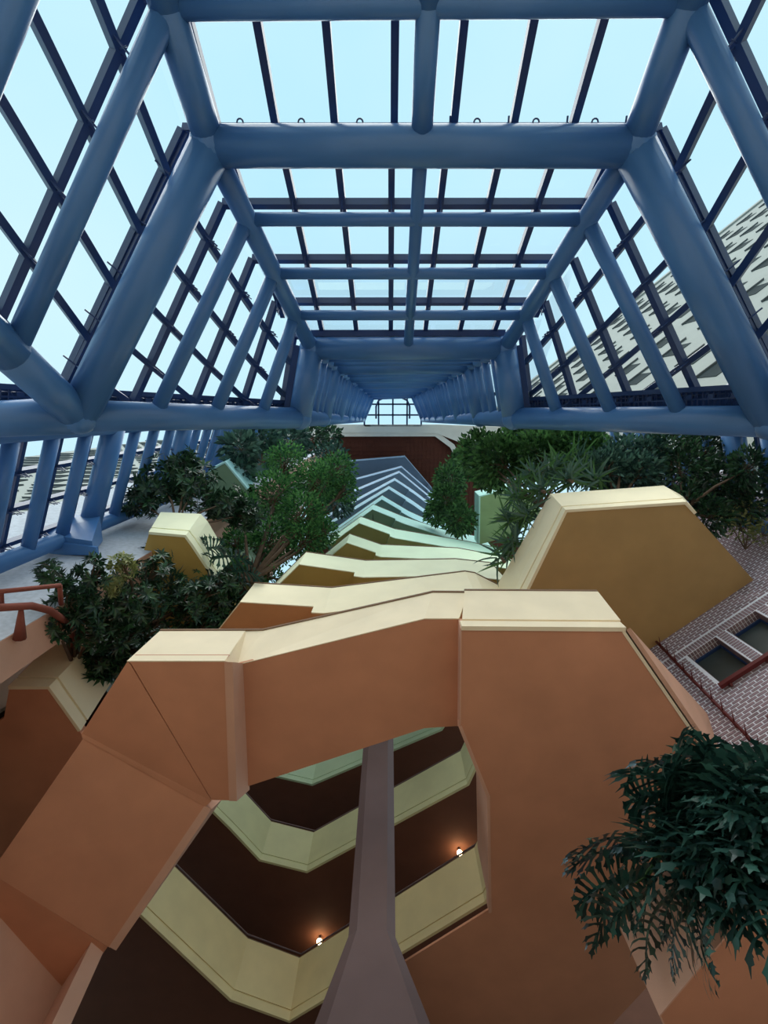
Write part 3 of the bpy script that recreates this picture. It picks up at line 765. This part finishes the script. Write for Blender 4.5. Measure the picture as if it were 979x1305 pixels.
planter('lowest salmon planter box holding the big lobed leaves', [(960, 1560), (841, 1293), (985, 1120)], [proj(at(P(x, y, 4.1), 5.0)) for x, y in ((960, 1560), (841, 1293), (985, 1120))], 4.1, 5.0,
        [(1120, 1020), (1230, 1300), (1120, 1560)], SALMONL, SALMON, lip=False)

# oxide red grab rails on the left planter and coping
g = thing('grab_rail', 'curved rust red pipe rail rising from the cream planter box', 'rail')
hh = 10.9
m = MB(); m.tube([P(92, 832, 10.8), P(91, 810, 10.1), P(82, 791, 9.4), P(64, 778, 8.8), P(40, 772, 8.4), P(-40, 777, 7.4)], 0.07, 10); m.build('pipe', paint('rust red pipe', srgb(132, 72, 60)), g, True)
m = MB(); m.tube([P(25, 814, 8.25), P(27, 774, 8.25)], [0.11, 0.035], 8); m.build('post', MATS['rust red pipe'], g, True)
g = thing('grab_rail', 'straight rust red pipe rail against the grey bricks', 'rail')
m = MB(); m.tube([P(-20, 756, 7.9), P(77, 746, 8.9)], 0.045, 8); m.build('pipe', MATS['rust red pipe'], g, True)
m = MB(); m.tube([P(76, 746, 8.9), P(78, 770, 9.1)], 0.045, 8); m.build('post', MATS['rust red pipe'], g, True)
m = MB(); m.tube([P(1, 753, 8.1), P(2, 774, 8.3)], 0.045, 8); m.build('post', MATS['rust red pipe'], g, True)

# ------------------------------------------------------------------ plants
L_DARK = leafmat('dark glossy leaf', srgb(22, 44, 34), srgb(58, 98, 62), .15, .35)
L_MID = leafmat('mid green leaf', srgb(36, 70, 40), srgb(92, 140, 78), .3, .5)
L_FIC = leafmat('ficus leaf', srgb(34, 82, 46), srgb(96, 152, 84), .35, .5)
L_BLUE = leafmat('blue green leaf', srgb(28, 58, 54), srgb(84, 122, 106), .2, .4)
L_YEL = leafmat('yellow green leaf', srgb(96, 112, 60), srgb(170, 170, 110), .3, .6)
L_PHI = leafmat('lobed philodendron leaf', srgb(22, 50, 46), srgb(62, 104, 92), .12, .3)

def rv(): 
    while True:
        v = Vector((random.uniform(-1, 1), random.uniform(-1, 1), random.uniform(-1, 1)))
        if 0.01 < v.length < 1: return v
def leaf(m, p, d, up, l, w):             # bent pointed leaf, four triangles
    d = d.normalized(); s = d.cross(up)
    if s.length < 1e-3: s = d.cross(Vector((1, 0, 0)))
    s.normalize(); u = s.cross(d)
    a = p; b = p + d * l * .45 + s * w / 2 + u * l * .04; c = p + d * l * .45 - s * w / 2 + u * l * .04
    k = p + d * l * .5 - u * l * 0.03; t = p + d * l - u * l * .16
    m.add((a, b, k, c, t), ((0, 1, 2), (0, 2, 3), (1, 4, 2), (2, 4, 3)))
def palm(m, p, d, l, n=7):               # whorl of leaflets
    d = d.normalized(); a = d.cross(rv()).normalized(); b = d.cross(a)
    for k in range(n):
        an = 2 * math.pi * k / n + random.uniform(-.2, .2)
        e = (a * math.cos(an) + b * math.sin(an)) + d * .35 + Vector((0, 0, -.25))
        leaf(m, p, e, d, l * random.uniform(.8, 1.1), l * .32)
def shrub(name, label, cat, root, blobs, mat, kind='leaf', ll=.2, group=None, stem=.05, twigs=14):
    """blobs: (px, py, height above the eye, radius m, leaves)"""
    root = Vector(root); t = thing(name, label, cat, root, group)
    m = MB(); bm_ = MB()
    for (x, y, h, r, n) in blobs:
        c = P(x, y, h) if not isinstance(x, Vector) else x
        bm_.tube([root, lerp(root, c, .5) + rv() * r * .2, c], [stem, stem * .7, stem * .3], 6)
        ends = []
        for k in range(twigs):
            e = c + rv().normalized() * r * random.uniform(.4, .95); ends.append(e)
            bm_.tube([lerp(root, c, .85), lerp(c, e, .5) + rv() * r * .1, e], [stem * .35, stem * .22, stem * .1], 5)
        for k in range(n):
            v = rv(); v = v.normalized() * (v.length ** .45)
            p = c + Vector((v.x * r, v.y * r, v.z * r * .85))
            e = random.choice(ends); p = lerp(p, e, random.uniform(.0, .55))
            d = (p - c).normalized() + rv() * .8 + Vector((0, 0, -.1))
            if kind == 'leaf': leaf(m, p, d, Vector((0, 0, 1)) + rv() * .6, ll * random.uniform(.7, 1.25), ll * .45)
            elif kind == 'palm': palm(m, p, d + Vector((0, 0, .4)), ll * random.uniform(.7, 1.2), random.choice((6, 7, 8)))
            elif kind == 'strap':
                d = (d + Vector((0, 0, .5))).normalized(); q0 = p; sd = d.cross(Vector((0, 0, 1))).normalized() * ll * .045
                L = ll * random.uniform(.7, 1.2); q1 = p + d * L * .5; q2 = p + d * L * .9 + Vector((0, 0, -L * .25))
                m.add((q0 + sd * .6, q0 - sd * .6, q1 - sd, q1 + sd, q2), ((0, 1, 2, 3), (3, 2, 4)))
    tag(m.build('foliage', mat, t), kind='stuff'); bm_.build('stem', BARK, t, True)
    return t
# left side
shrub('schefflera', 'dark glossy umbrella-leaf shrub overhanging the cream planter on the left', 'shrub', P(95, 850, 10.7),
      [(110, 760, 10.2, .65, 60), (165, 770, 11.0, .85, 100), (215, 790, 11.8, .85, 90), (150, 820, 11.0, .75, 70), (250, 765, 12.2, .8, 75), (200, 730, 12.3, .7, 60), (285, 765, 12.6, .6, 45), (118, 728, 10.2, .42, 30), (68, 730, 9.6, .34, 22), (85, 770, 9.6, .45, 34), (72, 800, 9.3, .3, 18), (130, 845, 10.5, .4, 34), (120, 800, 10.2, .6, 55), (155, 850, 10.7, .4, 34), (268, 800, 12.2, .5, 40), (232, 815, 11.8, .55, 45), (190, 838, 11.2, .45, 40), (285, 745, 12.8, .5, 35)], L_DARK, 'palm', .24, twigs=8)
shrub('young_shrub', 'bright yellow green tipped shrub in front of the grey brick pier', 'shrub', P(170, 760, 11.2),
      [(158, 722, 10.8, .34, 34), (145, 748, 10.6, .3, 22)], L_YEL, 'palm', .18, twigs=5)
shrub('aralia', 'spiky dark aralia shrub growing above the yellow planter', 'shrub', P(225, 672, 15.0),
      [(205, 615, 16.5, .95, 80), (250, 620, 16.6, .95, 80), (180, 640, 16.0, .6, 40), (290, 640, 16.8, .8, 60), (235, 590, 17.2, .6, 40), (315, 655, 17.0, .6, 40)], L_DARK, 'palm', .34, twigs=8)
shrub('ficus_tree', 'tall fine-leaved ficus tree leaning over the pale balconies', 'tree', P(318, 742, 16.0),
      [(345, 690, 18.5, 1.2, 1500), (385, 660, 19.5, 1.2, 1600), (350, 630, 20.5, 1.2, 1500), (405, 615, 21.5, 1.1, 1400), (390, 690, 18.5, .95, 900), (430, 600, 22.5, .95, 900), (365, 590, 22.5, 1.1, 1100), (320, 700, 18, .7, 500), (410, 680, 19, .7, 500), (310, 650, 19.0, .8, 500), (300, 690, 17.6, .6, 420), (300, 725, 16.6, .5, 300), (345, 735, 17, .5, 260), (440, 625, 22, .7, 500)], L_FIC, 'leaf', .17, stem=.09, twigs=18)
shrub('variegated_shrub', 'silvery variegated shrub high among the left planters', 'shrub', P(335, 590, 24),
      [(330, 563, 25, 1.1, 420), (305, 572, 21.5, .8, 280), (370, 562, 29, 1.2, 420), (305, 600, 21, .6, 200), (345, 580, 25, .8, 260)], L_BLUE, 'leaf', .42, twigs=8)
shrub('trailing_shrub', 'grey green trailing shrub below the ficus beside the blue balconies', 'shrub', P(425, 650, 26),
      [(432, 640, 27, .9, 300), (425, 625, 28, .8, 260), (420, 585, 33, 1.3, 360)], L_BLUE, 'leaf', .3, twigs=8)
shrub('dark_hedge', 'dark evergreen bush under the blue chord tube beside the brown ceiling', 'shrub', P(395, 575, 34),
      [(395, 556, 36, 1.4, 500), (420, 556, 38, 1.0, 300), (368, 556, 33, 1.2, 300)], L_DARK, 'leaf', .4, twigs=8)
# right side
shrub('round_bush', 'rounded mid green bush beside the green planter box', 'shrub', P(580, 680, 26),
      [(575, 610, 27, 1.0, 900), (570, 640, 26, 1.1, 1000), (585, 662, 25, .95, 800), (590, 590, 29, .9, 600), (556, 655, 27, .7, 400)], L_MID, 'leaf', .26, twigs=10)
shrub('leafy_shrub', 'leafy green shrub rising behind the grassy planter plants', 'shrub', P(690, 645, 13.2),
      [(640, 590, 17, 1.1, 1500), (690, 580, 16.5, 1.0, 1500), (735, 575, 16, 1.0, 1500), (612, 578, 19, .95, 1100), (760, 590, 15.5, .8, 900), (665, 565, 18, .9, 900), (620, 600, 18, .7, 600)], L_MID, 'leaf', .24, twigs=10)
shrub('flowering_shrub', 'grey green shrub with pale leaves in the middle of the mustard planter', 'shrub', P(785, 645, 13.1),
      [(775, 600, 14.4, .75, 800), (815, 605, 14.2, .7, 800), (795, 580, 15, .7, 700), (830, 580, 14.8, .6, 500)], L_BLUE, 'leaf', .2, twigs=10)
shrub('evergreen_shrub', 'dark evergreen shrub spilling over the outer end of the mustard planter', 'shrub', P(865, 655, 13.0),
      [(870, 600, 14.2, .95, 900), (915, 620, 13.8, .95, 900), (855, 570, 15, .8, 600), (900, 570, 14.8, .8, 600), (940, 640, 13.4, .8, 600), (905, 660, 13.0, .6, 380), (960, 595, 13.0, .6, 500), (880, 640, 13.3, .6, 380)], L_DARK, 'leaf', .19, twigs=10)
shrub('dry_weed', 'straggly yellow green weeds against the grey brick above the windows', 'plant', P(950, 700, 12.6),
      [(945, 670, 12.9, .45, 110), (975, 680, 12.6, .4, 90), (925, 655, 13.1, .35, 70), (960, 650, 13.2, .4, 80)], L_YEL, 'leaf', .14, stem=.02, twigs=8)

# strap-leaved dracaena tufts on the mustard planter: each leaf a part
def strap_mesh(i):
    m = MB(); n = 5; b = random.uniform(.15, .5)
    for k in range(n):
        for s in (-1, 1):
            t = k / (n - 1); w = .05 * (1 - t) ** .6 * (1 if k else .6) + .002
            m.v.append((t * math.cos(b * t), s * w, t * .35 - b * t * t * .75))
    m.f = [(2 * k, 2 * k + 1, 2 * k + 3, 2 * k + 2) for k in range(n - 1)]
    me = bpy.data.meshes.new('strap_leaf'); me.from_pydata(m.v, [], m.f); me.materials.append(L_MID if i % 2 else L_BLUE); return me
STR = [strap_mesh(i) for i in range(6)]
def tuft(label, spots, n, ll):
    root = P(*spots[0][:3]); t = thing('dracaena', label, 'plant', root)
    m = MB(); m.tube([root + Vector((0, 0, -.3)), root + Vector((0, 0, .2))], .05, 6); m.build('stem', BARK, t)
    for (x, y, h) in spots:
        c = P(x, y, h)
        for k in range(n):
            o = link('leaf', random.choice(STR), t); o.location = c - root + rv() * .15
            o.rotation_euler = (random.uniform(-.6, .6), random.uniform(-1.1, .6), random.uniform(0, 6.28)); s = ll * random.uniform(.7, 1.2); o.scale = (s, s, s)
tuft('dense grassy dracaena spilling over the slanting rim of the mustard planter', [(690, 625, 13.5), (672, 655, 13.3), (655, 690, 13.2), (660, 632, 13.9), (680, 605, 14.1), (650, 662, 13.5)], 48, .7)
tuft('tall grassy dracaena behind the long rim of the mustard planter', [(725, 612, 13.7), (745, 605, 14.1), (715, 590, 14.6), (700, 600, 14.2), (760, 612, 13.7), (735, 585, 14.8)], 44, .75)
tuft('sharp strap-leaved tuft hanging over the inner corner of the mustard planter', [(640, 712, 13.3), (648, 702, 13.4)], 20, .75)

# lobed leaves: each a part
def lobed_mesh(i, pairs=12):
    m = MB(); L = 1.0; dr = random.uniform(.15, .5)
    def mid(t): return Vector((t * L, 0, .14 * math.sin(t * 2.2) - dr * t * t))
    n = 10; rb = []
    for k in range(n + 1):
        t = k / n; p = mid(t); w = .055 * (1 - t) + .010
        rb.append((p + Vector((0, w, 0.015)), p, p + Vector((0, -w, 0.015))))
    for k in range(n):
        m.quad(rb[k][0], rb[k][1], rb[k + 1][1], rb[k + 1][0]); m.quad(rb[k][1], rb[k][2], rb[k + 1][2], rb[k + 1][1])
    for s in (-1, 1):
        for k in range(pairs):
            t = k / (pairs - 1) * .95; p = mid(t)
            l = (.44 * (math.sin(math.pi * (t * .78 + .17)) ** .9) + .04) * random.uniform(.8, 1.12)
            an = math.radians(132 - 108 * t + random.uniform(-7, 7)); lift = random.uniform(-.02, .06)
            d = Vector((math.cos(an), s * math.sin(an), 0)); q = Vector((-d.y, d.x, 0)); w = .024
            def pt(r, o): return p + d * l * r + q * o + Vector((0, 0, lift * math.sin(r * 3) - .22 * l * r * r))
            rw = ((0, w * 1.25), (.3, w * .75), (.6, w * 1.15), (.82, w * .8), (1.0, w * .12))
            vs = [pt(r, o * e) for r, o in rw for e in (-1, 1)]
            vs += [pt(.78, w * 2.4), pt(.74, -w * 2.3)]
            m.add(vs, ((0, 1, 3, 2), (2, 3, 5, 4), (4, 5, 7, 6), (6, 7, 9, 8), (5, 10, 7), (4, 6, 11)))
    me = bpy.data.meshes.new('lobed_leaf'); me.from_pydata([tuple(v) for v in m.v], [], m.f); me.materials.append(L_PHI); return me
LOB = [lobed_mesh(i) for i in range(5)]
def lobed_plant(name, label, crown, leaves, hub=None):
    root = P(*crown); t = thing(name, label, 'plant', root)
    m = MB(); m.tube([root + Vector((.1, .1, -.5)), root], [.09, .07], 8); m.build('trunk', BARK, t, True)
    for i, (bx, by, bh, tx, ty, th) in enumerate(leaves):
        b = P(bx, by, bh); e = P(tx, ty, th); d = e - b; L = d.length
        o = link('leaf', LOB[i % 5], t); o.location = b - root
        x = d.normalized(); up = Vector((random.uniform(-.7, .7), random.uniform(-.9, .5), 1)); y = up.cross(x).normalized(); z = x.cross(y)
        o.rotation_euler = Matrix((x, y, z)).transposed().to_euler(); wd = random.uniform(.85, 1.1); o.scale = (L, L * wd, L)
        m = MB(); k = lerp(root, b, .5) + Vector((0, 0, .18)); m.tube([root, k, b, b + d * .12], [.022, .018, .013, .008], 6); m.build('petiole', L_MID, t, True)
    return t
ph = []
random.seed(11)
fa, fb = P(841, 1293, 4.1), P(985, 1120, 4.1); fn = Vector((fb.y - fa.y, fa.x - fb.x, 0)).normalized()
if fn.dot(EYE - fa) < 0: fn = -fn
def fascia_h(px, py):                    # height at which the sight line meets the planter face
    d = ray(px, py); k = (fa - EYE).dot(fn) / d.dot(fn); return d.z * k
tips = [(800, 972), (786, 1008), (790, 1050), (724, 1080), (722, 1103), (733, 1142), (742, 1178), (803, 1212), (850, 1236), (905, 1250), (888, 1205), (938, 1180), (965, 1190), (815, 962), (862, 942), (905, 934), (950, 936), (990, 950), (845, 1005), (872, 985), (820, 1085), (795, 1150), (770, 1165), (875, 1215), (840, 1190)]
for k in range(75):
    a = random.uniform(0, 6.28); r = random.uniform(.15, 1) ** .6
    tips.append((915 + math.cos(a) * r * 100, 1050 + math.sin(a) * r * 115))
for n_, (tx, ty) in enumerate(tips):
    hx, hy = 900 + random.uniform(-25, 45), 1060 + random.uniform(-35, 35)
    dx, dy = tx - hx, ty - hy; D = math.hypot(dx, dy)
    L = random.uniform(72, 105)
    an = math.atan2(dy, dx) + (random.uniform(-.5, .5) if D < L else 0)
    bx, by = tx - math.cos(an) * L, ty - math.sin(an) * L
    h = min(5.45 + random.uniform(-.5, .45), fascia_h(tx, ty) - .12 - random.uniform(0, .4))
    hb = min(5.45 + random.uniform(-.35, .4), fascia_h(bx, by) - .1 - random.uniform(0, .25))
    ph.append((bx, by, max(hb, h), tx, ty, h - .1))
lobed_plant('tree_philodendron', 'large dark tree philodendron with deeply lobed leaves hanging from the lowest salmon planter', (915, 1050, 5.1), ph)
lobed_plant('tree_philodendron', 'smaller tree philodendron with fronds in front of the yellow planter box', (252, 775, 13.0),
            [(215, 700, 14, 170, 708, 13.9), (225, 700, 14, 200, 690, 14.2), (245, 702, 14.1, 290, 695, 14), (228, 705, 14, 262, 690, 14.2), (270, 712, 13.8, 318, 712, 13.6), (275, 740, 13.5, 320, 742, 13.3), (265, 735, 13.5, 300, 762, 13.2), (230, 740, 13.4, 195, 752, 13.2), (240, 745, 13.4, 225, 780, 13.1), (285, 750, 13.4, 315, 775, 13.1), (258, 742, 13.5, 275, 785, 13.1), (295, 730, 13.6, 335, 728, 13.5), (205, 740, 13.4, 165, 735, 13.3)])
# thin hanging roots below the big philodendron
rt = thing('hanging_roots', 'thin pale aerial roots hanging below the big philodendron', 'roots', P(930, 1140, 4.9))
for i in range(9):
    x0 = 915 + i * 8; m = MB(); y0 = 1120 + (i % 3) * 12
    m.tube([P(x0, y0, 4.9), P(x0 + random.uniform(-6, 10), y0 + 45, 4.6), P(x0 + random.uniform(-4, 14), y0 + 75 + 8 * (i % 4), 4.3)], .006, 5); m.build('root', BARK, rt, True)
